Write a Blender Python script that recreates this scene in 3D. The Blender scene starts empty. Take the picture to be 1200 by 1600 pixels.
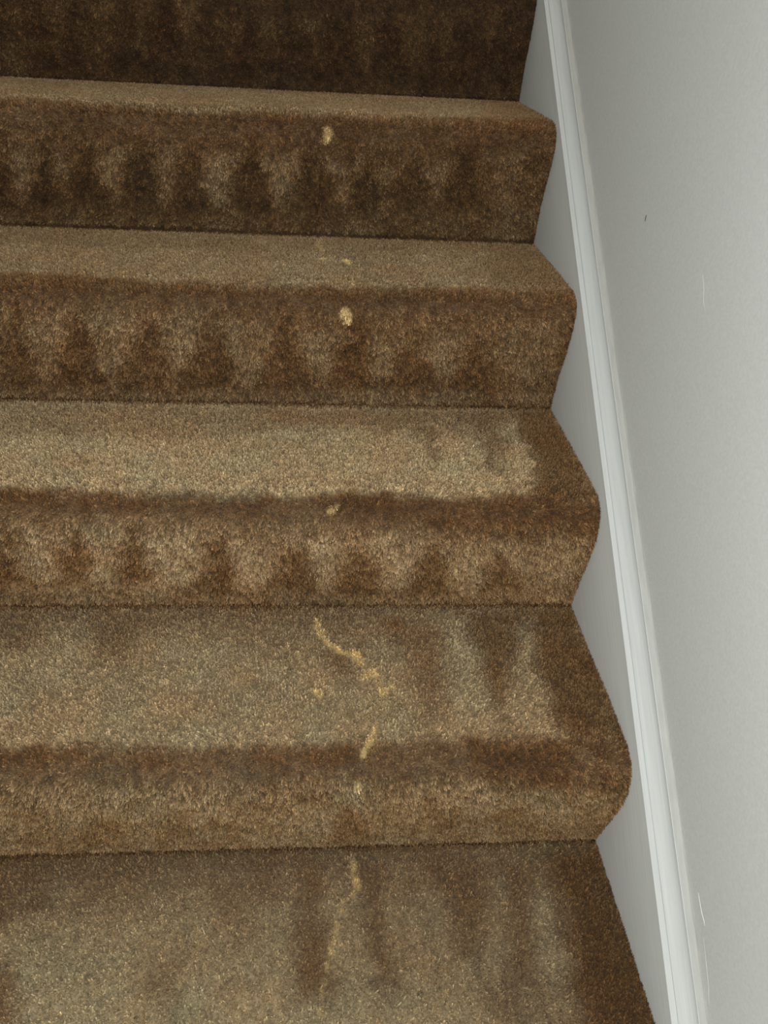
import bpy, math
import numpy as np
from mathutils import Matrix, Vector

C = bpy.context.scene.collection
RISE, RUN, LO = 0.19, 0.2498384, -0.98      # stair pitch, left edge of the flight
rng = np.random.default_rng(7)
SL = math.atan2(RISE, RUN)

# edge profile of each carpeted step: (y, z) in mm from the back corner of its tread
PROFILE = {5:[(0,2),(-101,2),(-182,2),(-249,2),(-272,-1),(-286,-8),(-293,-18),(-295,-34),(-286,-65),(-271,-98),(-261,-130),(-249,-186)],4:[(0,1),(-91,2),(-180,2),(-249,1),(-271,-2),(-285,-11),(-290,-24),(-288,-46),(-279,-84),(-264,-122),(-254,-159),(-249,-188)],3:[(0,1),(-93,2),(-181,1),(-239,1),(-260,-1),(-276,-10),(-284,-24),(-286,-52),(-278,-88),(-264,-134),(-249,-189)],2:[(0,0),(-93,0),(-167,1),(-229,0),(-259,-3),(-280,-14),(-288,-31),(-289,-56),(-277,-102),(-249,-188)],1:[(0,1),(-93,2),(-181,1),(-239,1),(-260,-1),(-276,-10),(-284,-24),(-286,-52),(-278,-88),(-264,-134),(-249,-189)],6:[(0,1),(-91,2),(-180,2),(-249,1),(-271,-2),(-285,-11),(-290,-24),(-288,-46),(-279,-84),(-264,-122),(-254,-159),(-249,-188)],7:[(0,1),(-93,2),(-181,1),(-239,1),(-260,-1),(-276,-10),(-284,-24),(-286,-52),(-278,-88),(-264,-134),(-249,-189)]}
# patches of brushed / worn pile, and open-pile shade painted on the nosings: step, tone, red tint, strength, softness, outline (x, distance along carpet)
MARKS = [
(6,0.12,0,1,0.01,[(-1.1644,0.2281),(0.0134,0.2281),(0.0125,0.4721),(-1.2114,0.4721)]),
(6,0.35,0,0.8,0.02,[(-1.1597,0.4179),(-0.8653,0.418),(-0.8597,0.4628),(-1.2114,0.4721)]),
(6,0.42,0,0.5,0.011,[(-0.8784,0.3386),(-0.825,0.3358),(-0.8603,0.3952),(-0.8741,0.3959)]),
(6,0.42,0,0.6,0.011,[(-0.8143,0.3286),(-0.7716,0.3264),(-0.8126,0.4379),(-0.824,0.4385)]),
(6,0.42,0,0.7,0.011,[(-0.737,0.345),(-0.706,0.3434),(-0.7339,0.4304),(-0.7421,0.4308)]),
(6,0.42,0,0.7,0.011,[(-0.6692,0.3347),(-0.6319,0.3328),(-0.6576,0.4114),(-0.6673,0.4119)]),
(6,0.42,0,0.7,0.011,[(-0.6015,0.3312),(-0.5641,0.3293),(-0.5872,0.4118),(-0.597,0.4123)]),
(6,0.42,0,0.55,0.011,[(-0.5372,0.3631),(-0.4925,0.3608),(-0.5141,0.4274),(-0.5257,0.428)]),
(6,0.42,0,0.5,0.011,[(-0.4681,0.3524),(-0.4329,0.3506),(-0.4487,0.4204),(-0.4579,0.4208)]),
(6,0.42,0,0.7,0.011,[(-0.3953,0.3487),(-0.3535,0.3466),(-0.3688,0.4087),(-0.3796,0.4092)]),
(6,0.42,0,0.7,0.011,[(-0.3099,0.348),(-0.2613,0.3455),(-0.275,0.4276),(-0.2877,0.4282)]),
(6,0.42,0,0.55,0.011,[(-0.2343,0.3478),(-0.1821,0.3452),(-0.1931,0.4316),(-0.2068,0.4322)]),
(6,0.42,0,0.3,0.011,[(-0.1851,0.331),(-0.1364,0.3286),(-0.1483,0.3814),(-0.1608,0.3821)]),
(6,0.42,0,0.4,0.011,[(-0.1242,0.328),(-0.0507,0.3243),(-0.0699,0.3774),(-0.0887,0.3783)]),
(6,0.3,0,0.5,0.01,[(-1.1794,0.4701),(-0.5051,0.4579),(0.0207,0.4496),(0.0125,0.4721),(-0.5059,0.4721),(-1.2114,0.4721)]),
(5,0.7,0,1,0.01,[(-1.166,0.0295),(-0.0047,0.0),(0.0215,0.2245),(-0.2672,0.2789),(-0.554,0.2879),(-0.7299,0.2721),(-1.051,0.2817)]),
(5,0.6,0,0.35,0.01,[(-1.166,0.0295),(-0.5059,0.0),(-0.0047,0.0),(0.0058,0.0041),(-0.5013,0.0569),(-1.1202,0.1279)]),
(5,0.45,0,0.7,0.02,[(-0.0811,0.0),(-0.0047,0.0),(0.0191,0.2656),(-0.0725,0.2671)]),
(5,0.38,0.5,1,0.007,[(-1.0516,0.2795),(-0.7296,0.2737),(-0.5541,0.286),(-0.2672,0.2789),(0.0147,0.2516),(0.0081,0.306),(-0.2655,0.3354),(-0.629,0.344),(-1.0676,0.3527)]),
(5,0.55,0,0.5,0.02,[(-1.0492,0.2908),(-0.7922,0.2706),(-0.7902,0.3123),(-1.0555,0.3238)]),
(5,0.3,0.2,1,0.012,[(-1.0676,0.3527),(-0.6284,0.3402),(-0.266,0.3279),(0.0006,0.3063),(0.0012,0.4761),(-0.2582,0.4761),(-1.1463,0.4761)]),
(5,0.1,0,0.75,0.011,[(-0.8341,0.3347),(-0.828,0.3345),(-0.8476,0.4522),(-0.8803,0.4535)]),
(5,0.1,0,0.75,0.011,[(-0.7795,0.3359),(-0.77,0.3355),(-0.7765,0.4456),(-0.8273,0.4475)]),
(5,0.1,0,0.75,0.011,[(-0.7127,0.3402),(-0.702,0.3397),(-0.6985,0.4347),(-0.7554,0.4369)]),
(5,0.1,0,0.75,0.011,[(-0.6389,0.3333),(-0.627,0.3327),(-0.6182,0.4395),(-0.6818,0.4419)]),
(5,0.1,0,0.75,0.011,[(-0.5663,0.3567),(-0.5517,0.356),(-0.5308,0.4481),(-0.6075,0.451)]),
(5,0.1,0,0.75,0.011,[(-0.47,0.3406),(-0.457,0.34),(-0.4341,0.4404),(-0.5036,0.4431)]),
(5,0.1,0,0.75,0.011,[(-0.3831,0.3444),(-0.3689,0.3438),(-0.3385,0.4408),(-0.4133,0.4437)]),
(5,0.1,0,0.75,0.011,[(-0.2987,0.3485),(-0.2874,0.348),(-0.2585,0.4378),(-0.3181,0.4401)]),
(5,0.1,0,0.75,0.011,[(-0.2188,0.3449),(-0.2062,0.3444),(-0.17,0.4345),(-0.2364,0.437)]),
(5,0.1,0,0.75,0.011,[(-0.1543,0.3268),(-0.14,0.3262),(-0.0948,0.4234),(-0.1709,0.4263)]),
(5,0.62,0,0.8,0.011,[(-0.8364,0.3534),(-0.7912,0.3513),(-0.8308,0.4375),(-0.8427,0.438)]),
(5,0.62,0,0.6,0.011,[(-0.763,0.3388),(-0.732,0.3374),(-0.7614,0.4138),(-0.7695,0.4142)]),
(5,0.62,0,0.75,0.011,[(-0.6989,0.3433),(-0.6505,0.3412),(-0.6854,0.4342),(-0.6982,0.4347)]),
(5,0.62,0,0.7,0.011,[(-0.6175,0.3434),(-0.5831,0.3419),(-0.6086,0.4352),(-0.6177,0.4355)]),
(5,0.62,0,0.95,0.011,[(-0.5487,0.348),(-0.4877,0.3452),(-0.5179,0.4341),(-0.5339,0.4347)]),
(5,0.62,0,0.95,0.011,[(-0.453,0.3475),(-0.3944,0.3449),(-0.4185,0.4342),(-0.434,0.4348)]),
(5,0.62,0,0.7,0.011,[(-0.3486,0.3507),(-0.3071,0.3489),(-0.3202,0.424),(-0.3311,0.4244)]),
(5,0.62,0,0.5,0.011,[(-0.2799,0.3557),(-0.2409,0.3539),(-0.2502,0.4253),(-0.2604,0.4257)]),
(5,0.62,0,0.5,0.011,[(-0.202,0.3442),(-0.16,0.3423),(-0.1672,0.4098),(-0.1782,0.4102)]),
(5,0.62,0,0.5,0.011,[(-0.1136,0.325),(-0.0461,0.3222),(-0.051,0.4299),(-0.069,0.4306)]),
(5,0.4,0,0.7,0.012,[(-1.1158,0.4702),(-0.4923,0.4467),(-0.0055,0.4199),(-0.0106,0.4761),(-0.494,0.4761),(-1.1463,0.4761)]),
(5,0.5,0,0.5,0.02,[(-0.0767,0.3809),(0.0004,0.3432),(-0.0106,0.4761),(-0.0776,0.4727)]),
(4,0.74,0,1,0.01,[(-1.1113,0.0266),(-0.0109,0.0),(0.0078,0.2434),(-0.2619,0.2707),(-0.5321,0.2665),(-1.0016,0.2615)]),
(4,0.66,0,0.8,0.016,[(-1.1113,0.0266),(-0.4853,0.0),(-0.0109,0.0),(0.0022,0.0316),(-0.1687,0.0784),(-0.5522,0.1031),(-1.058,0.1397)]),
(4,0.5,0,0.8,0.012,[(-0.0767,0.0094),(-0.0109,0.0),(0.0065,0.2623),(-0.0872,0.2678),(-0.1125,0.2099)]),
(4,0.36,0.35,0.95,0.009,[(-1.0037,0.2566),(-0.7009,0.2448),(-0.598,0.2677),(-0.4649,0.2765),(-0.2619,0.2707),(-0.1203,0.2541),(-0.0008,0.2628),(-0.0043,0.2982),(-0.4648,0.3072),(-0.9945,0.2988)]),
(4,0.46,0.4,1,0.016,[(-0.994,0.2957),(-0.4647,0.3037),(-0.0082,0.2949),(-0.0157,0.4721),(-0.4741,0.4721),(-1.0877,0.4721)]),
(4,0.2,0.4,0.7,0.011,[(-0.7733,0.3124),(-0.7646,0.3122),(-0.7821,0.4571),(-0.8298,0.4582)]),
(4,0.2,0.4,0.7,0.011,[(-0.6862,0.3171),(-0.6732,0.3167),(-0.6807,0.4462),(-0.7514,0.4478)]),
(4,0.2,0.4,0.7,0.011,[(-0.6004,0.3333),(-0.5866,0.3329),(-0.5881,0.4572),(-0.6628,0.4588)]),
(4,0.2,0.4,0.7,0.011,[(-0.5196,0.3508),(-0.5032,0.3504),(-0.4843,0.4549),(-0.5715,0.4568)]),
(4,0.2,0.4,0.7,0.011,[(-0.4134,0.3318),(-0.3965,0.3313),(-0.3727,0.4479),(-0.4636,0.45)]),
(4,0.2,0.4,0.7,0.011,[(-0.3235,0.3139),(-0.3065,0.3135),(-0.2633,0.45),(-0.3556,0.452)]),
(4,0.2,0.4,0.7,0.011,[(-0.2285,0.3384),(-0.2139,0.338),(-0.1784,0.448),(-0.2566,0.4498)]),
(4,0.2,0.4,0.7,0.011,[(-0.1504,0.3444),(-0.1348,0.344),(-0.0859,0.4413),(-0.1691,0.4433)]),
(4,0.62,0,0.68,0.011,[(-0.7589,0.3192),(-0.7044,0.3176),(-0.7434,0.3986),(-0.7578,0.399)]),
(4,0.62,0,0.7224999999999999,0.011,[(-0.6816,0.3169),(-0.6162,0.315),(-0.6588,0.419),(-0.6763,0.4194)]),
(4,0.62,0,0.68,0.011,[(-0.594,0.3108),(-0.5214,0.3087),(-0.5608,0.4164),(-0.5803,0.4169)]),
(4,0.62,0,0.7224999999999999,0.011,[(-0.4994,0.3266),(-0.4252,0.3244),(-0.4588,0.4364),(-0.4787,0.4369)]),
(4,0.62,0,0.6375,0.011,[(-0.3982,0.3393),(-0.3294,0.3373),(-0.3542,0.4202),(-0.3723,0.4206)]),
(4,0.62,0,0.51,0.011,[(-0.2962,0.3485),(-0.243,0.347),(-0.2577,0.4177),(-0.2717,0.4181)]),
(4,0.62,0,0.595,0.011,[(-0.2247,0.3383),(-0.1544,0.3363),(-0.1695,0.4248),(-0.1881,0.4252)]),
(4,0.62,0,0.51,0.011,[(-0.0974,0.315),(-0.0197,0.3128),(-0.0259,0.4212),(-0.0466,0.4217)]),
(4,0.5,0,0.75,0.01,[(-1.0573,0.4591),(-0.0009,0.444),(-0.0157,0.4721),(-0.4741,0.4721),(-1.0877,0.4721)]),
(4,0.5,0,0.5,0.02,[(-0.0868,0.3147),(-0.0033,0.3051),(-0.012,0.4721),(-0.0601,0.4721)]),
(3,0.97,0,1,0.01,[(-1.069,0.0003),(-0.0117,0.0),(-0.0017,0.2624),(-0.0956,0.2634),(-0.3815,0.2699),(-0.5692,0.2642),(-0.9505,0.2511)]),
(3,0.72,0.2,0.8,0.016,[(-1.069,0.0003),(-0.4617,0.007),(-0.0117,0.0),(-0.0002,0.038),(-0.3551,0.0598),(-0.5107,0.1133),(-1.0178,0.1081)]),
(3,0.55,0.3,0.5,0.02,[(-0.4304,0.0275),(-0.0739,0.0134),(-0.121,0.1015),(-0.3844,0.0776)]),
(3,0.5,0.3,0.5,0.01,[(-0.214,0.0718),(-0.1989,0.0713),(-0.2025,0.1982),(-0.2094,0.1983)]),
(3,0.42,0,0.7,0.014,[(-0.1534,0.0166),(-0.0739,0.0134),(-0.1213,0.2034),(-0.1317,0.2036),(-0.1258,0.0855)]),
(3,0.34,0.1,1,0.011,[(-0.064,0.0037),(0.001,0.0011),(0.0008,0.2665),(-0.0829,0.2673),(-0.0666,0.1598)]),
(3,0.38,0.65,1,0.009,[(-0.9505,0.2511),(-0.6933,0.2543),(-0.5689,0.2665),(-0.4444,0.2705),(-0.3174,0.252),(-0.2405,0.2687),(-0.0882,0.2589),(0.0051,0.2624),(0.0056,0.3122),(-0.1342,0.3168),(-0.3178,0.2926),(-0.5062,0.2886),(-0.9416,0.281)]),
(3,0.2,0.6,0.6,0.015,[(-0.7541,0.2532),(-0.736,0.2529),(-0.7307,0.2857),(-0.9413,0.2871),(-0.9484,0.256)]),
(3,0.26,0.7,0.7,0.015,[(-0.3561,0.266),(-0.2787,0.2566),(-0.2539,0.2825),(-0.3306,0.2894)]),
(3,0.28,0.8,0.6,0.02,[(-0.1222,0.2636),(-0.0556,0.263),(-0.0468,0.3205),(-0.1191,0.3295)]),
(3,0.6,0.25,1,0.014,[(-0.9414,0.2841),(-0.5062,0.2924),(-0.3177,0.298),(-0.1337,0.3209),(-0.0072,0.3162),(-0.0164,0.4652),(-1.005,0.4601)]),
(3,0.22,0.35,0.85,0.011,[(-0.7471,0.3053),(-0.7394,0.3053),(-0.7504,0.4162),(-0.7915,0.4162)]),
(3,0.22,0.35,0.85,0.011,[(-0.6708,0.312),(-0.661,0.312),(-0.6619,0.4219),(-0.7142,0.4218)]),
(3,0.22,0.35,0.85,0.011,[(-0.5916,0.3094),(-0.5832,0.3093),(-0.5851,0.4108),(-0.6298,0.4108)]),
(3,0.22,0.35,0.85,0.011,[(-0.4903,0.3186),(-0.4773,0.3186),(-0.4701,0.4416),(-0.5409,0.4414)]),
(3,0.22,0.35,0.85,0.011,[(-0.401,0.3402),(-0.3876,0.3401),(-0.3598,0.4419),(-0.4317,0.4417)]),
(3,0.22,0.35,0.85,0.011,[(-0.3175,0.3448),(-0.3044,0.3448),(-0.2713,0.4457),(-0.3416,0.4455)]),
(3,0.22,0.35,0.85,0.011,[(-0.2259,0.3395),(-0.2121,0.3394),(-0.1693,0.4425),(-0.2433,0.4423)]),
(3,0.22,0.35,0.85,0.011,[(-0.1304,0.3545),(-0.1195,0.3544),(-0.0823,0.4345),(-0.1397,0.4344)]),
(3,0.72,0,0.51,0.011,[(-0.7315,0.2984),(-0.6775,0.2981),(-0.7205,0.4052),(-0.735,0.4052)]),
(3,0.72,0,0.595,0.011,[(-0.6575,0.3083),(-0.6026,0.308),(-0.6387,0.3996),(-0.6532,0.3996)]),
(3,0.72,0,0.6375,0.011,[(-0.5784,0.3115),(-0.5102,0.3111),(-0.5463,0.4053),(-0.5645,0.4052)]),
(3,0.72,0,0.425,0.011,[(-0.4823,0.3147),(-0.413,0.3144),(-0.4438,0.4166),(-0.4623,0.4166)]),
(3,0.72,0,0.51,0.011,[(-0.3813,0.3307),(-0.3297,0.3305),(-0.3475,0.4281),(-0.3613,0.4281)]),
(3,0.72,0,0.51,0.011,[(-0.2972,0.3303),(-0.2384,0.3301),(-0.2527,0.4283),(-0.2685,0.4283)]),
(3,0.72,0,0.425,0.011,[(-0.2044,0.3394),(-0.1444,0.3391),(-0.1539,0.4285),(-0.1699,0.4285)]),
(3,0.4,0,0.6,0.012,[(-0.9879,0.4181),(-0.5314,0.4278),(-0.0106,0.4466),(-0.0199,0.4652),(-1.005,0.4601)]),
(3,0.62,0,0.6,0.02,[(-0.0796,0.3596),(-0.0021,0.3385),(0.0011,0.4648),(-0.0582,0.4645)]),
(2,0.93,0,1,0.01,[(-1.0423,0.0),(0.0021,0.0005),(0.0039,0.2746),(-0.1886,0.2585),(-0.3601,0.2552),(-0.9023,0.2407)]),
(2,0.68,0,0.8,0.012,[(-1.0423,0.0),(0.0021,0.0005),(0.0,0.0172),(-0.2866,0.0247),(-1.0052,0.0267)]),
(2,0.68,0.2,0.6,0.03,[(-1.0423,0.0),(-0.287,0.0),(-0.2895,0.0773),(-0.4287,0.0966),(-0.536,0.0538),(-0.9746,0.0903)]),
(2,0.42,0,0.5,0.02,[(-1.0147,0.007),(-0.7404,0.0085),(-0.7262,0.0831),(-0.9793,0.0804)]),
(2,0.42,0,0.5,0.02,[(-0.6676,0.0201),(-0.6043,0.0205),(-0.6109,0.0945),(-0.6375,0.0942)]),
(2,0.48,0.5,0.6,0.018,[(-0.2864,0.0225),(-0.1913,0.0345),(-0.2129,0.2033),(-0.2323,0.203),(-0.2487,0.0986)]),
(2,0.3,1.0,0.8,0.008,[(-0.2718,0.0248),(-0.2533,0.025),(-0.2513,0.0452),(-0.2659,0.0451)]),
(2,0.45,0.6,0.6,0.01,[(-0.3496,0.0975),(-0.3323,0.0977),(-0.3232,0.1379),(-0.34,0.1377)]),
(2,0.32,0.1,0.85,0.013,[(-0.1581,0.0116),(-0.0704,0.0121),(-0.1115,0.1209),(-0.1349,0.1873),(-0.1481,0.1871),(-0.15,0.0998)]),
(2,0.45,0.2,0.4,0.014,[(-0.1398,0.1598),(-0.1262,0.16),(-0.138,0.2375),(-0.1507,0.2373)]),
(2,0.28,0.15,0.95,0.012,[(-0.0627,0.0121),(0.0021,0.0005),(0.0062,0.2806),(-0.06,0.2794),(-0.0734,0.2227),(-0.0763,0.1213)]),
(2,0.45,0,0.6,0.012,[(-0.0221,0.1802),(0.0079,0.1715),(0.0094,0.2806),(-0.0286,0.2799)]),
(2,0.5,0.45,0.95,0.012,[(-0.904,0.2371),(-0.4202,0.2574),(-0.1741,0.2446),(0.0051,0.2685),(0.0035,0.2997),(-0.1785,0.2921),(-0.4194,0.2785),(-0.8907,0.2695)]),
(2,0.25,0.5,0.8,0.012,[(-0.9023,0.2407),(-0.6705,0.2491),(-0.6624,0.2739),(-0.8891,0.2751)]),
(2,0.38,0.5,0.5,0.012,[(-0.6672,0.2505),(-0.4673,0.2629),(-0.3359,0.259),(-0.3361,0.2743),(-0.5365,0.2734),(-0.6639,0.2652)]),
(2,0.28,0.4,0.7,0.015,[(-0.354,0.2447),(-0.2988,0.2458),(-0.3,0.275),(-0.3541,0.2769)]),
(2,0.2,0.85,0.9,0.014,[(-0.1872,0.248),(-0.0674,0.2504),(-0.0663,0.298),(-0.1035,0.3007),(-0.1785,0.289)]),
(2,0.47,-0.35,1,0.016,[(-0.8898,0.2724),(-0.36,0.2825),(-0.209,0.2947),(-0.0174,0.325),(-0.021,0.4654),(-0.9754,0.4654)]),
(2,0.57,-0.3,0.6,0.02,[(-0.8884,0.2779),(-0.5358,0.2848),(-0.36,0.2914),(-0.2031,0.2885),(-0.1874,0.3294),(-0.4196,0.32),(-0.89,0.3087)]),
(2,0.4,-0.5,0.6,0.012,[(-0.8997,0.3381),(-0.4218,0.3768),(-0.0248,0.3954),(-0.021,0.4654),(-0.4253,0.4654),(-0.9754,0.4654)]),
(2,0.3,0,0.6,0.011,[(-0.6818,0.3248),(-0.6716,0.3253),(-0.6752,0.4326),(-0.7297,0.4279)]),
(2,0.3,0,0.6,0.011,[(-0.6072,0.3481),(-0.5932,0.3489),(-0.5792,0.4408),(-0.6538,0.4344)]),
(2,0.3,0,0.6,0.011,[(-0.5265,0.332),(-0.516,0.3325),(-0.5062,0.447),(-0.5635,0.4422)]),
(2,0.3,0,0.6,0.011,[(-0.4692,0.3735),(-0.4606,0.3741),(-0.4479,0.452),(-0.4933,0.4481)]),
(2,0.3,0,0.6,0.011,[(-0.3317,0.329),(-0.3208,0.3294),(-0.2916,0.4547),(-0.352,0.4497)]),
(2,0.3,0,0.6,0.011,[(-0.2337,0.3336),(-0.2212,0.3341),(-0.1809,0.443),(-0.2491,0.4375)]),
(2,0.3,0,0.6,0.011,[(-0.1438,0.3315),(-0.1298,0.3321),(-0.0785,0.4409),(-0.155,0.4348)]),
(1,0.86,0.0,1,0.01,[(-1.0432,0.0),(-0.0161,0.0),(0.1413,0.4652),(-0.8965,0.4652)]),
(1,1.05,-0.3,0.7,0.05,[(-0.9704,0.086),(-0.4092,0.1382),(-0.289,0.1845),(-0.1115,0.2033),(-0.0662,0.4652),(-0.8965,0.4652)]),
(1,0.52,0,0.8,0.013,[(-1.0432,0.0),(-0.4154,-0.0001),(-0.0161,0.0),(-0.0029,0.0153),(-0.4146,0.0178),(-1.0145,0.0036)]),
(1,0.66,0.2,0.6,0.03,[(-1.0432,0.0),(-0.0015,0.0031),(-0.014,0.0577),(-0.28,0.0487),(-0.478,0.0565),(-0.992,0.0456)]),
(1,0.33999999999999997,0.2,0.7,0.016,[(-0.7221,0.0041),(-0.6892,0.0051),(-0.6819,0.0668),(-0.6944,0.0663)]),
(1,0.29,0.3,0.7,0.016,[(-0.9818,0.0),(-0.7385,0.0036),(-0.7184,0.0823),(-0.9235,0.0748)]),
(1,0.44,0.1,0.6,0.016,[(-0.6826,0.0054),(-0.5497,0.0096),(-0.6101,0.0375)]),
(1,0.38999999999999996,0.1,0.6,0.016,[(-0.4422,0.0092),(-0.415,0.0101),(-0.4159,0.0622),(-0.4289,0.0617)]),
(1,0.42,0.5,0.7,0.016,[(-0.3806,0.0228),(-0.3637,0.0233),(-0.3422,0.1649),(-0.3723,0.1578),(-0.382,0.1206)]),
(1,0.33999999999999997,0.7,0.5,0.016,[(-0.3852,0.1204),(-0.3477,0.1218),(-0.3543,0.1761),(-0.378,0.1751)]),
(1,0.38999999999999996,0.1,0.75,0.016,[(-0.3092,0.0251),(-0.2853,0.0259),(-0.2788,0.1674),(-0.2913,0.1728),(-0.2976,0.1237)]),
(1,0.38999999999999996,0.1,0.75,0.016,[(-0.2295,0.0199),(-0.1739,0.0217),(-0.1534,0.0455),(-0.1805,0.147),(-0.193,0.1465),(-0.2086,0.073)]),
(1,0.37,0.3,0.75,0.016,[(-0.1264,0.0311),(-0.0942,0.0282),(-0.128,0.1734),(-0.1427,0.1788)]),
(1,0.54,0,0.4,0.016,[(-0.253,0.0496),(-0.2362,0.0502),(-0.2251,0.1001),(-0.2316,0.0999)]),
(1,0.2,0.1,0.95,0.016,[(-0.0668,0.0173),(-0.0015,0.0031),(0.1413,0.4652),(0.007,0.4652),(-0.0771,0.2216),(-0.0685,0.1323)]),
(1,0.54,0.2,0.5,0.016,[(-0.5616,0.1263),(-0.5132,0.1281),(-0.5125,0.1753),(-0.5472,0.1739)]),
(1,0.38999999999999996,0.8,0.7,0.016,[(-0.9505,0.1234),(-0.7008,0.139),(-0.6754,0.1907),(-0.8981,0.2223)]),
(1,0.54,0.2,0.5,0.016,[(-0.1783,0.1714),(-0.1031,0.1684),(-0.0872,0.2478),(-0.1809,0.2538)]),
(1,0.5900000000000001,0.5,0.5,0.016,[(-0.4926,0.0415),(-0.446,0.0504),(-0.4482,0.1052),(-0.4801,0.0975)])
]
# bleach spots: step, x, distance, radius x, radius s, strength
STAINS = [(2,-0.3632,0.031,0.0035,0.0048,0.6),(2,-0.3632,0.0415,0.0043,0.006,0.9),(2,-0.3594,0.0525,0.0051,0.007,0.95),(2,-0.3568,0.061,0.0034,0.0046,0.8),(2,-0.352,0.07,0.0034,0.0046,0.8),(2,-0.3465,0.0767,0.0033,0.0046,0.9),(2,-0.3418,0.0812,0.0034,0.0045,0.9),(2,-0.3368,0.0867,0.0034,0.0045,0.9),(2,-0.3321,0.0911,0.0033,0.0045,0.9),(2,-0.3267,0.0939,0.0034,0.0044,0.9),(2,-0.3205,0.0961,0.0033,0.0045,0.8),(2,-0.315,0.0946,0.005,0.0066,1),(2,-0.3109,0.1016,0.005,0.0066,1),(2,-0.3098,0.1097,0.0041,0.0054,0.9),(2,-0.3064,0.114,0.0033,0.0043,0.6),(2,-0.3067,0.1385,0.0032,0.0042,0.7),(2,-0.3013,0.136,0.004,0.0053,0.9),(2,-0.2965,0.1325,0.0057,0.0073,1),(2,-0.2915,0.132,0.0049,0.0064,0.9),(2,-0.2863,0.1504,0.0041,0.0051,0.5),(2,-0.282,0.1652,0.0048,0.0059,0.95),(2,-0.2765,0.1614,0.0024,0.003,0.5),(2,-0.2703,0.1581,0.0032,0.004,0.5),(2,-0.3623,0.1658,0.0047,0.0059,0.8),(2,-0.3657,0.1638,0.0023,0.003,0.6),(2,-0.2939,0.2211,0.0023,0.0038,0.6),(2,-0.2955,0.2266,0.0026,0.0043,0.7),(2,-0.2975,0.2328,0.003,0.0048,0.8),(2,-0.3004,0.2389,0.0029,0.0047,0.9),(2,-0.3033,0.2448,0.0033,0.0051,0.9),(2,-0.3065,0.2497,0.0033,0.0049,0.9),(2,-0.3099,0.2559,0.0029,0.0041,0.8),(2,-0.3114,0.261,0.0029,0.0039,0.8),(2,-0.317,0.2992,0.0036,0.0057,0.35),(1,-0.3179,0.0181,0.0032,0.0054,0.7),(1,-0.3165,0.026,0.0036,0.006,0.8),(1,-0.3186,0.0387,0.0031,0.0052,0.6),(1,-0.3157,0.0433,0.0035,0.0059,0.8),(1,-0.3129,0.0495,0.0039,0.0064,0.8),(1,-0.3184,0.0619,0.003,0.005,0.45),(1,-0.3308,0.0724,0.0026,0.0042,0.5),(1,-0.3334,0.0836,0.0026,0.0042,0.6),(1,-0.3393,0.1,0.0029,0.0046,0.6),(1,-0.3404,0.1074,0.0029,0.0045,0.5),(1,-0.3419,0.1166,0.003,0.0044,0.55),(1,-0.3423,0.1205,0.0022,0.0033,0.4),(1,-0.3462,0.131,0.0036,0.0054,0.6),(1,-0.3504,0.1465,0.0035,0.0053,0.4),(1,-0.3536,0.1632,0.0028,0.0041,0.3),(1,-0.3567,0.175,0.0027,0.004,0.35),(1,-0.3583,0.1952,0.0027,0.0039,0.35),(3,-0.3502,0.2855,0.0032,0.0032,0.7),(3,-0.3462,0.2822,0.0032,0.0032,0.8),(3,-0.3406,0.2764,0.0028,0.0029,0.6),(3,-0.3281,0.2502,0.0025,0.004,0.35),(3,-0.3074,0.1199,0.0037,0.0076,0.25),(3,-0.3198,0.1713,0.0043,0.0088,0.25),(3,-0.3234,0.2012,0.0034,0.007,0.25),(3,-0.3297,0.0705,0.0038,0.0084,0.25),(3,-0.2176,0.0876,0.0028,0.0061,0.2),(4,-0.3273,0.3059,0.0053,0.0047,0.95),(4,-0.3253,0.3143,0.0058,0.0059,1),(4,-0.3307,0.3107,0.0044,0.0057,0.7),(4,-0.3241,0.3222,0.0035,0.004,0.8),(5,-0.3526,0.3015,0.0044,0.0036,0.9),(5,-0.3506,0.3076,0.0049,0.0053,1),(5,-0.3524,0.3157,0.0044,0.0046,0.8),(4,-0.323,0.1393,0.0049,0.0087,0.8),(4,-0.3195,0.1528,0.0039,0.0068,0.6),(4,-0.3579,0.1329,0.0039,0.007,0.6),(4,-0.3637,0.0496,0.0051,0.0203,0.35),(4,-0.3597,0.0773,0.0041,0.0116,0.3),(1,-0.6618,0.1857,0.0046,0.0051,-0.35)]

# ------------------------------------------------------------------ helpers
def link(o, parent=None):
    C.objects.link(o)
    if parent is not None:
        o.parent = parent
    return o

def mesh_obj(name, verts, faces, mat, parent=None, smooth=False):
    me = bpy.data.meshes.new(name)
    me.from_pydata([tuple(v) for v in verts], [], faces)
    me.materials.append(mat)
    if smooth:
        me.shade_smooth()
    me.update()
    return link(bpy.data.objects.new(name, me), parent)

def new_mat(name):
    m = bpy.data.materials.new(name)
    m.use_nodes = True
    nt = m.node_tree
    return m, nt, nt.nodes['Principled BSDF']

def node(nt, kind, **kw):
    n = nt.nodes.new(kind)
    for k, v in kw.items():
        setattr(n, k, v)
    return n

def noise(nt, vec, scale, detail=3, rough=.5):
    n = node(nt, 'ShaderNodeTexNoise')
    n.inputs['Scale'].default_value = scale
    n.inputs['Detail'].default_value = detail
    n.inputs['Roughness'].default_value = rough
    if vec is not None:
        nt.links.new(vec, n.inputs['Vector'])
    return n

def ramp(nt, fac, stops):
    r = node(nt, 'ShaderNodeValToRGB')
    e = r.color_ramp.elements
    while len(e) < len(stops):
        e.new(.5)
    for el, (p, c) in zip(e, stops):
        el.position = p
        el.color = (*c, 1)
    nt.links.new(fac, r.inputs['Fac'])
    return r

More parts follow.
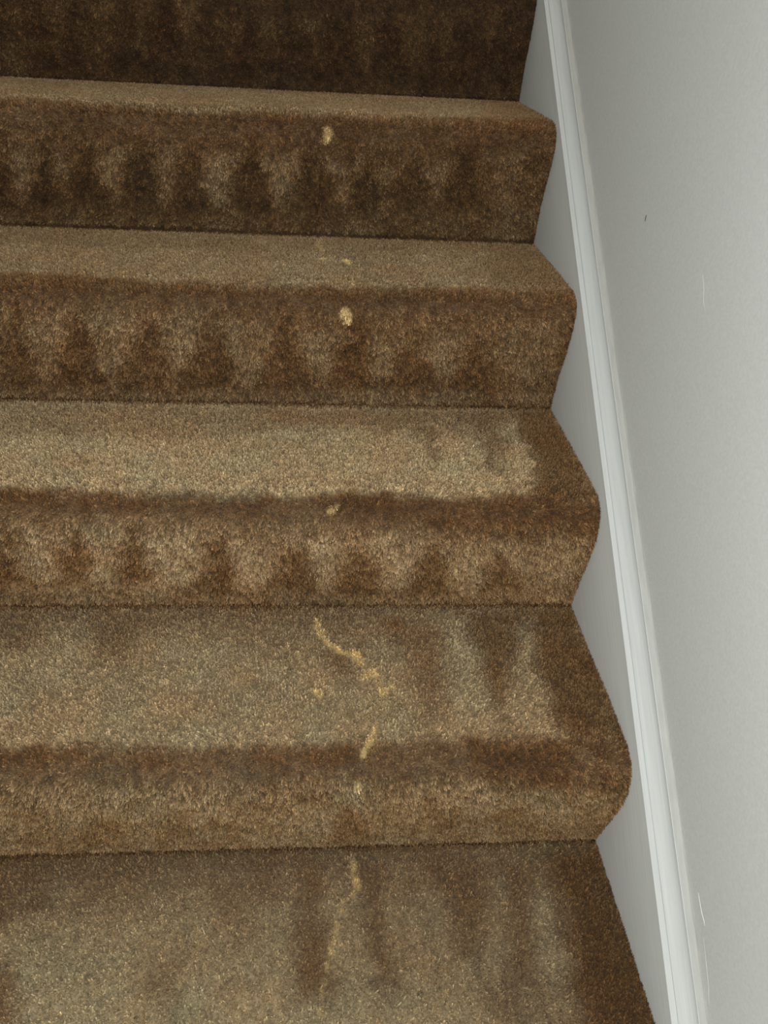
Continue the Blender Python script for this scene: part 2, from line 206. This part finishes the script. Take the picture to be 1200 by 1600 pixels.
def bump(nt, bsdf, h, strength, dist):
    b = node(nt, 'ShaderNodeBump')
    b.inputs['Strength'].default_value = strength
    b.inputs['Distance'].default_value = dist
    nt.links.new(h, b.inputs['Height'])
    nt.links.new(b.outputs['Normal'], bsdf.inputs['Normal'])
    return b

# ------------------------------------------------------------------ materials
def carpet_material():
    m, nt, p = new_mat('cut_pile_carpet')
    at = node(nt, 'ShaderNodeAttribute', attribute_name='pile')
    tc = node(nt, 'ShaderNodeTexCoord')
    n1 = noise(nt, tc.outputs['Object'], 420, 2, .6)
    r1 = ramp(nt, n1.outputs['Fac'], [(.34, (.80, .79, .78)), (.66, (1.18, 1.18, 1.18))])
    mx = node(nt, 'ShaderNodeMix', data_type='RGBA', blend_type='MULTIPLY')
    mx.inputs['Factor'].default_value = 1
    nt.links.new(at.outputs['Color'], mx.inputs['A'])
    nt.links.new(r1.outputs['Color'], mx.inputs['B'])
    nt.links.new(mx.outputs['Result'], p.inputs['Base Color'])
    p.inputs['Roughness'].default_value = .62
    p.inputs['Specular IOR Level'].default_value = .10
    p.inputs['Sheen Weight'].default_value = .04
    p.inputs['Sheen Roughness'].default_value = .5
    return m

def paint(name, col, rough, grain, gscale, bstr):
    m, nt, p = new_mat(name)
    tc = node(nt, 'ShaderNodeTexCoord')
    mp = node(nt, 'ShaderNodeMapping')
    mp.inputs['Scale'].default_value = grain
    nt.links.new(tc.outputs['Object'], mp.inputs['Vector'])
    n = noise(nt, mp.outputs['Vector'], gscale, 4, .55)
    lo = tuple(c * .93 for c in col); hi = tuple(min(1, c * 1.05) for c in col)
    r = ramp(nt, n.outputs['Fac'], [(.3, lo), (.7, hi)])
    nt.links.new(r.outputs['Color'], p.inputs['Base Color'])
    p.inputs['Roughness'].default_value = rough
    bump(nt, p, n.outputs['Fac'], bstr, .001)
    return m

CARPET = carpet_material()
WALL = paint('wall_paint', (.54, .545, .53), .62, (1, 1, 1), 330, .10)
BOARD = paint('brushed_gloss_paint', (.68, .69, .67), .42, (1.5, 1, 60), 5, .30)
TRIM = paint('white_trim_paint', (.57, .585, .58), .35, (2, 60, 60), 4, .12)
CAULK = paint('old_caulk', (.375, .37, .35), .6, (12, 60, 60), 3, .5)
m, nt, p = new_mat('dark_scuff'); p.inputs['Base Color'].default_value = (.10, .09, .07, 1); p.inputs['Roughness'].default_value = .7
SCUFF = m
m, nt, p = new_mat('raised_paint'); p.inputs['Base Color'].default_value = (.66, .66, .64, 1); p.inputs['Roughness'].default_value = .4
RIDGE = m

# ------------------------------------------------------------------ carpet
def profile(k):
    p = np.array(PROFILE[k], float) / 1000
    p[:, 0] += k * RUN
    p[:, 1] += k * RISE
    pp = np.vstack([2 * p[0] - p[1], p, 2 * p[-1] - p[-2]])
    out = []
    for i in range(1, len(pp) - 2):
        a, b, c, d = pp[i - 1:i + 3]
        ta = np.linalg.norm(c - b)
        m1 = (c - a) / (np.linalg.norm(b - a) + ta) * ta
        m2 = (d - b) / (np.linalg.norm(d - c) + ta) * ta
        for t in np.linspace(0, 1, 12, endpoint=False):
            out.append((2*t**3-3*t*t+1)*b + (t**3-2*t*t+t)*m1 + (-2*t**3+3*t*t)*c + (t**3-t*t)*m2)
    out.append(p[-1])
    out = np.array(out)
    L = np.r_[0, np.cumsum(np.linalg.norm(np.diff(out, axis=0), axis=1))]
    return out, L

def value_noise(x, y, seed, n=64):
    g = np.random.default_rng(seed).random((n, n))
    xi = np.floor(x).astype(int); yi = np.floor(y).astype(int)
    fx = x - xi; fy = y - yi
    fx = fx*fx*(3-2*fx); fy = fy*fy*(3-2*fy)
    a = g[xi % n, yi % n]; b = g[(xi+1) % n, yi % n]; c = g[xi % n, (yi+1) % n]; d = g[(xi+1) % n, (yi+1) % n]
    return (a*(1-fx)+b*fx)*(1-fy) + (c*(1-fx)+d*fx)*fy - .5

def sdf(px, py, poly):
    d = np.full(px.shape, 1e9); s = np.ones(px.shape)
    n = len(poly)
    for i in range(n):
        ax, ay = poly[i]; bx, by = poly[i-1]
        ex, ey = bx-ax, by-ay
        wx, wy = px-ax, py-ay
        t = np.clip((wx*ex+wy*ey)/(ex*ex+ey*ey+1e-12), 0, 1)
        d = np.minimum(d, (wx-ex*t)**2 + (wy-ey*t)**2)
        c1 = py >= ay; c2 = py < by; c3 = ex*wy > ey*wx
        flip = (c1 & c2 & c3) | (~c1 & ~c2 & ~c3)
        s = np.where(flip, -s, s)
    return s*np.sqrt(d)

TONES = np.array([[.082, .041, .016], [.205, .116, .049], [.335, .228, .122], [.58, .45, .265]])
def pile_colour(k, x, s):
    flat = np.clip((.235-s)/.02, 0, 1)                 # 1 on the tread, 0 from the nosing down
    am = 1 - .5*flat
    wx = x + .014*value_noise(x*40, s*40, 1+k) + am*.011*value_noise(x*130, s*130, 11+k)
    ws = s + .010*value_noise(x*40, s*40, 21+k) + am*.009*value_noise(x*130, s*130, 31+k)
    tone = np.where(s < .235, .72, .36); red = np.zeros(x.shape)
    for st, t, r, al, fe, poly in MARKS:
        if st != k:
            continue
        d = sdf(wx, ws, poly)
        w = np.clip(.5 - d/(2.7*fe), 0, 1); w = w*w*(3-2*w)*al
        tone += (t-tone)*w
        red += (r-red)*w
    # shade painted into the pile along the fold where a riser meets the tread below
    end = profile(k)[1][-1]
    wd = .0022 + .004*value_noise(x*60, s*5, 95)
    fold_shade = np.clip(1 - s/(wd+.003), 0, 1) + np.clip(1 - (end-s)/(wd+.001), 0, 1)
    tone -= .32*np.clip(fold_shade, 0, 1)
    tone += am*(.16*value_noise(x*60, s*60, 41+k) + .22*value_noise(x*190, s*190, 51+k)) + .10*value_noise(x*16, s*16, 61+k)
    red += .16 + .7*value_noise(x*22, s*22, 71+k) + .35*value_noise(x*90, s*90, 81+k)
    # rows of tufts opening over the upper nosing
    if k == 5:
        m = np.clip((s-.252)/.006, 0, 1)*np.clip((.300-s)/.008, 0, 1)*np.clip((x+.80)/.1, 0, 1)*np.clip((-.18-x)/.15, 0, 1)
        rows = m*np.sin(2*np.pi*(s+.004*value_noise(x*9, s*0, 96))/.0050)
    t = np.clip(tone, 0, 1)*3
    i = np.clip(t.astype(int), 0, 2); f = (t-i)[..., None]
    col = TONES[i]*(1-f) + TONES[i+1]*f
    if k == 5:
        col = col*(1+.42*rows[..., None])
    r = np.clip(red, -.45, 1.2)[..., None]
    col = col*(1 + r*np.array([.10, -.06, -.16]))
    col = col*(1 + ((.75-.35*flat)*value_noise(x*520, s*520, 55+k))[..., None])
    st_ = np.zeros(x.shape); wt = np.zeros(x.shape)
    for sk, sx, ss, rx, rs, a in STAINS:
        if sk != k:
            continue
        e = np.sqrt(((x-sx)/rx)**2 + ((s-ss)/rs)**2)
        w = np.clip(1.7-e, 0, 1)*abs(a)
        if a > 0: st_ = np.maximum(st_, w)
        else: wt = np.maximum(wt, w)
    st_ = (np.clip(st_*1.3, 0, 1)*np.clip(.95+1.0*value_noise(x*400, s*400, 91), 0.3, 1))[..., None]
    col = col*(1-st_) + np.array([.88, .66, .31])*st_
    col = col*(1-wt[..., None]) + np.array([.45, .42, .36])*wt[..., None]
    return col

def carpet_piece(name, k, s0, s1, parent, density=450000):
    pts, L = profile(k)
    def surf(s):
        return np.interp(s, L, pts[:, 0]), np.interp(s, L, pts[:, 1])
    def tang(s):
        y0, z0 = surf(s-.004); y1, z1 = surf(s+.004)
        ty, tz = y1-y0, z1-z0
        n = np.sqrt(ty*ty+tz*tz)+1e-9
        return ty/n, tz/n
    # backing
    nx = int(round(-LO/.004)); ns = max(4, int(round((s1-s0)/.004)))
    ex = .03 if s0 == 0 else 0          # the backing runs on under the riser behind
    X, S = np.meshgrid(np.linspace(LO, 0, nx+1), np.linspace(s0-ex, s1+(.006 if name == 'riser' else 0), ns+1))
    X = X.ravel(); S = S.ravel()
    Y, Z = surf(S); ty, tz = tang(S)
    ny, nz = tz, -ty                       # outward (up on the tread, towards the room on the riser)
    H = .0045
    Y = np.where(S < 0, Y-S, Y); over = S > L[-1]; Z = np.where(over, Z-(S-L[-1]), Z)
    V0 = np.c_[X, Y-ny*H, Z-nz*H]
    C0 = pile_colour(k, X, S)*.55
    ii = np.arange(ns)[:, None]*(nx+1) + np.arange(nx)[None, :]
    ii = ii.ravel()
    Q = np.c_[ii, ii+1, ii+nx+2, ii+nx+1]
    # tufts
    n = int(density*(s1-s0)*(-LO))
    x = rng.uniform(LO, 0, n); s = rng.uniform(s0-(.005 if s0 == 0 else 0), s1, n)
    y, z = surf(s); y = np.where(s < 0, y-s, y); ty, tz = tang(s); ny, nz = tz, -ty
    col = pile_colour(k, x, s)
    lum = col.mean(1)
    # clumps: neighbouring fibres lean together
    cx = value_noise(x*260, s*260, 101)*2; cs = value_noise(x*260, s*260, 102)*2
    cl = np.where(s < .235, .20, .38)
    lx = cl*cx + rng.normal(0, .24, n)
    ls = cl*cs + rng.normal(0, .28, n) + .35*np.clip((lum-.1)*6, -.6, 1)
    hgt = H*(1 + .22*value_noise(x*300, s*300, 103)*2 + rng.normal(0, .10, n))
    Tx = x + lx*H; 
    T = np.c_[Tx, y+ls*H*ty+ny*(hgt-H), z+ls*H*tz+nz*(hgt-H)]
    T[:, 0] = np.minimum(T[:, 0], .0012)
    a = rng.uniform(0, 2*np.pi, n); w = rng.uniform(.0006, .0011, n)
    B = np.c_[x, y-ny*H, z-nz*H]
    off = np.c_[np.cos(a)*w, np.sin(a)*w*ty, np.sin(a)*w*tz]
    M = B*.25+T*.75
    # each fibre: base pair, shoulder pair
    Vt = np.stack([B-off, B+off, M+off*.9, T+off*.45, T-off*.45, M-off*.9], 1).reshape(-1, 3)
    jit = np.exp(rng.normal(0, .15, n))[:, None]
    ct = col*jit
    Ct = np.stack([ct*.8, ct*.8, ct, ct*1.08, ct*1.08, ct], 1).reshape(-1, 3)
    b = np.arange(n)*6 + len(V0)
    F = np.concatenate([np.c_[b, b+1, b+2, b+5], np.c_[b+5, b+2, b+3, b+4]])
    V = np.vstack([V0, Vt]); Cc = np.vstack([C0, Ct]); F = np.vstack([Q, F])
    me = bpy.data.meshes.new(name)
    me.vertices.add(len(V)); me.vertices.foreach_set('co', V.astype(np.float32).ravel())
    me.loops.add(len(F)*4); me.loops.foreach_set('vertex_index', F.astype(np.int32).ravel())
    me.polygons.add(len(F)); me.polygons.foreach_set('loop_start', (np.arange(len(F))*4).astype(np.int32))
    me.update(calc_edges=True)
    ca = me.color_attributes.new('pile', 'FLOAT_COLOR', 'POINT')
    ca.data.foreach_set('color', np.c_[Cc, np.ones(len(Cc))].astype(np.float32).ravel())
    me.materials.append(CARPET)
    return link(bpy.data.objects.new(name, me), parent)

stair = link(bpy.data.objects.new('carpeted_staircase', None))
stair['label'] = 'straight flight of stairs in worn tan-brown cut-pile carpet with yellow bleach drips'
stair['category'] = 'staircase'
for k in range(1, 8):
    step = link(bpy.data.objects.new('step', None), stair)
    _, L = profile(k)
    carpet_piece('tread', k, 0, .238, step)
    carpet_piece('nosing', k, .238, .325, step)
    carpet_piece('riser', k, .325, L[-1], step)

# ------------------------------------------------------------------ walls, sloping boards and moulding
def prism(name, prof, mat, mirror=False, u0=-.9, u1=3.0, seg=1, smooth=False, off=0):
    """profile (x, w) swept along the stair pitch; w is measured square to the pitch."""
    vs = []; fs = []
    n = len(prof)
    for j in range(seg+1):
        u = u0+(u1-u0)*j/seg
        for i, (x, w) in enumerate(prof):
            vs.append((u, x, w))
    for j in range(seg):
        for i in range(n):
            a = j*n+i; b = j*n+(i+1) % n
            fs.append((a, b, b+n, a+n))
    fs.append(tuple(range(n))[::-1]); fs.append(tuple(seg*n+i for i in range(n)))
    # local: X along the pitch, Y -> world x, Z square to the pitch
    o = mesh_obj(name, vs, fs, mat, smooth=smooth)
    R = Matrix(((0, 1, 0), (math.cos(SL), 0, -math.sin(SL)), (math.sin(SL), 0, math.cos(SL)))).to_4x4()
    if mirror:
        R = Matrix.Translation((LO, 0, 0)) @ Matrix.Diagonal((-1, 1, 1, 1)) @ R
    o.matrix_world = R
    o['kind'] = 'structure'
    return o

board_prof = [(0, -.30), (0, .204), (.0135, .204), (.0135, -.30)]
arc = []
band = [(-.0050, .2122), (-.0052, .2132), (-.0042, .2148), (-.0022, .2177), (.0002, .2214), (.0022, .2250), (.0040, .2290), (.0050, .2322), (.0054, .2350), (.0054, .2374)]
trim_prof = [(.0135, .2042), (-.0088, .2042), (-.0094, .2052), (-.0052, .2107), (-.0030, .2106), (-.0030, .2120)] + band + [(.0066, .2372), (.0135, .2372)]
caulk_prof = [(.0056, .2355), (.0062, .2374), (.0092, .2388), (.0122, .2404), (.0138, .2428), (.0150, .2428), (.0150, .2355)]
for mir, side in ((False, 'right'), (True, 'left')):
    prism('baseboard_'+side, board_prof, BOARD, mir)
    prism('trim_1' if not mir else 'trim_3', trim_prof, TRIM, mir, smooth=False)
    o = prism('trim_2' if not mir else 'trim_4', caulk_prof, CAULK, mir, seg=500)
    # uneven hand-run bead
    me = o.data; n = len(caulk_prof)
    for v in me.vertices:
        i = v.index % n; u = v.co.x
        wob = .0011*math.sin(u*9+1)+.0007*math.sin(u*31)+.0005*math.sin(u*83+2)
        if i in (2, 3): v.co.z += wob*.5; v.co.y += .0003*math.sin(u*140)
        if i in (4, 5): v.co.z += wob*1.3
def wall(name, x, thick):
    y0, y1, z0, z1 = -1.6, 3.0, -.6, 3.4
    a, b = x, x+thick
    vs = [(a, y0, z0), (a, y1, z0), (a, y1, z1), (a, y0, z1), (b, y0, z0), (b, y1, z0), (b, y1, z1), (b, y0, z1)]
    fs = [(0, 1, 2, 3), (7, 6, 5, 4), (0, 4, 5, 1), (3, 2, 6, 7), (1, 5, 6, 2), (0, 3, 7, 4)]
    o = mesh_obj(name, vs, fs, WALL)
    o['kind'] = 'structure'
    return o
wr = wall('wall_right', .0135, .12)
wl = wall('wall_left', LO-.0135, -.12)

def ridge(name, pts, r, mat, parent, x0=.0135):
    """thin raised bead lying on the right wall through points (y, z)"""
    vs = []; fs = []
    n = len(pts)
    for j, (y, z) in enumerate(pts):
        y0, z0 = pts[max(j-1, 0)]; y1, z1 = pts[min(j+1, n-1)]
        dy, dz = y1-y0, z1-z0; L = math.hypot(dy, dz)
        rr = r*(.35+.65*math.sin(math.pi*(j+.5)/n))
        for a in range(6):
            t = 2*math.pi*a/6
            c, s_ = math.cos(t)*rr, math.sin(t)*rr*.5
            vs.append((x0+s_, y-dz/L*c, z+dy/L*c))
    for j in range(n-1):
        for a in range(6):
            p = j*6+a; q = j*6+(a+1) % 6
            fs.append((p, q, q+6, p+6))
    fs.append(tuple(range(6))); fs.append(tuple((n-1)*6+a for a in range(6))[::-1])
    return mesh_obj(name, vs, fs, mat, parent, smooth=True)
for nm, pts, r, mt in [('scuff_mark', [(0.5657, 0.9057), (0.566, 0.9028), (0.5655, 0.8986)], 0.0012, 1), ('paint_ridge', [(0.0605, 0.3713), (0.0548, 0.3675), (0.0462, 0.3619), (0.038, 0.3591), (0.0349, 0.3567)], 0.0009, 0), ('paint_ridge', [(0.0303, 0.3448), (0.0155, 0.3319), (-0.0008, 0.3165), (-0.0115, 0.3025)], 0.0004, 0), ('paint_ridge', [(0.1122, 0.3769), (0.1022, 0.3698), (0.0944, 0.3661)], 0.0006, 0), ('scuff_mark', [(0.3878, 0.8882), (0.3782, 0.8784), (0.3726, 0.8673), (0.361, 0.857)], 0.0003, 0), ('paint_ridge', [(0.0853, 0.3602), (0.0774, 0.356), (0.0616, 0.3425), (0.0391, 0.3184)], 0.0004, 0)]:
    o = ridge(nm, pts, r, SCUFF if mt == 1 else RIDGE, wr)

# ------------------------------------------------------------------ light
# the phone's flash, beside its lens, gives the fall-off up the flight; the rest is soft daylight from the hall
l = bpy.data.lights.new('phone_flash', 'POINT'); l.energy = 23.5; l.shadow_soft_size = .012; l.color = (.955, 1, 1)
o = link(bpy.data.objects.new('phone_flash', l)); o.location = (-.380, -.412, 1.128)
w = bpy.data.worlds.new('World'); bpy.context.scene.world = w
w.use_nodes = True
w.node_tree.nodes['Background'].inputs['Color'].default_value = (1, .975, .87, 1)
w.node_tree.nodes['Background'].inputs['Strength'].default_value = 1.3

# ------------------------------------------------------------------ camera
CX, CY, CZ, YAW, PIT, ROL, FPX = -.3668041, -.4009813, 1.1090432, .09825661, -.56372005, .05923969, 1283.36
cy, sy, cp, sp, cr, sr = math.cos(YAW), math.sin(YAW), math.cos(PIT), math.sin(PIT), math.cos(ROL), math.sin(ROL)
fwd = Vector((sy*cp, cy*cp, sp)); right = Vector((cy, -sy, 0)); up = right.cross(fwd)
r2 = cr*right+sr*up; u2 = -sr*right+cr*up
cam = bpy.data.cameras.new('camera')
co = link(bpy.data.objects.new('camera', cam))
M4 = Matrix((r2, u2, -fwd)).transposed().to_4x4(); M4.translation = (CX, CY, CZ)
co.matrix_world = M4
cam.sensor_fit = 'VERTICAL'; cam.sensor_height = 36; cam.lens = 36*FPX/1600
cam.clip_start = .02
sc = bpy.context.scene
sc.camera = co
sc.view_settings.view_transform = 'Standard'; sc.view_settings.look = 'None'
sc.view_settings.gamma = 1; sc.view_settings.use_curve_mapping = False
sc.view_settings.exposure = 0
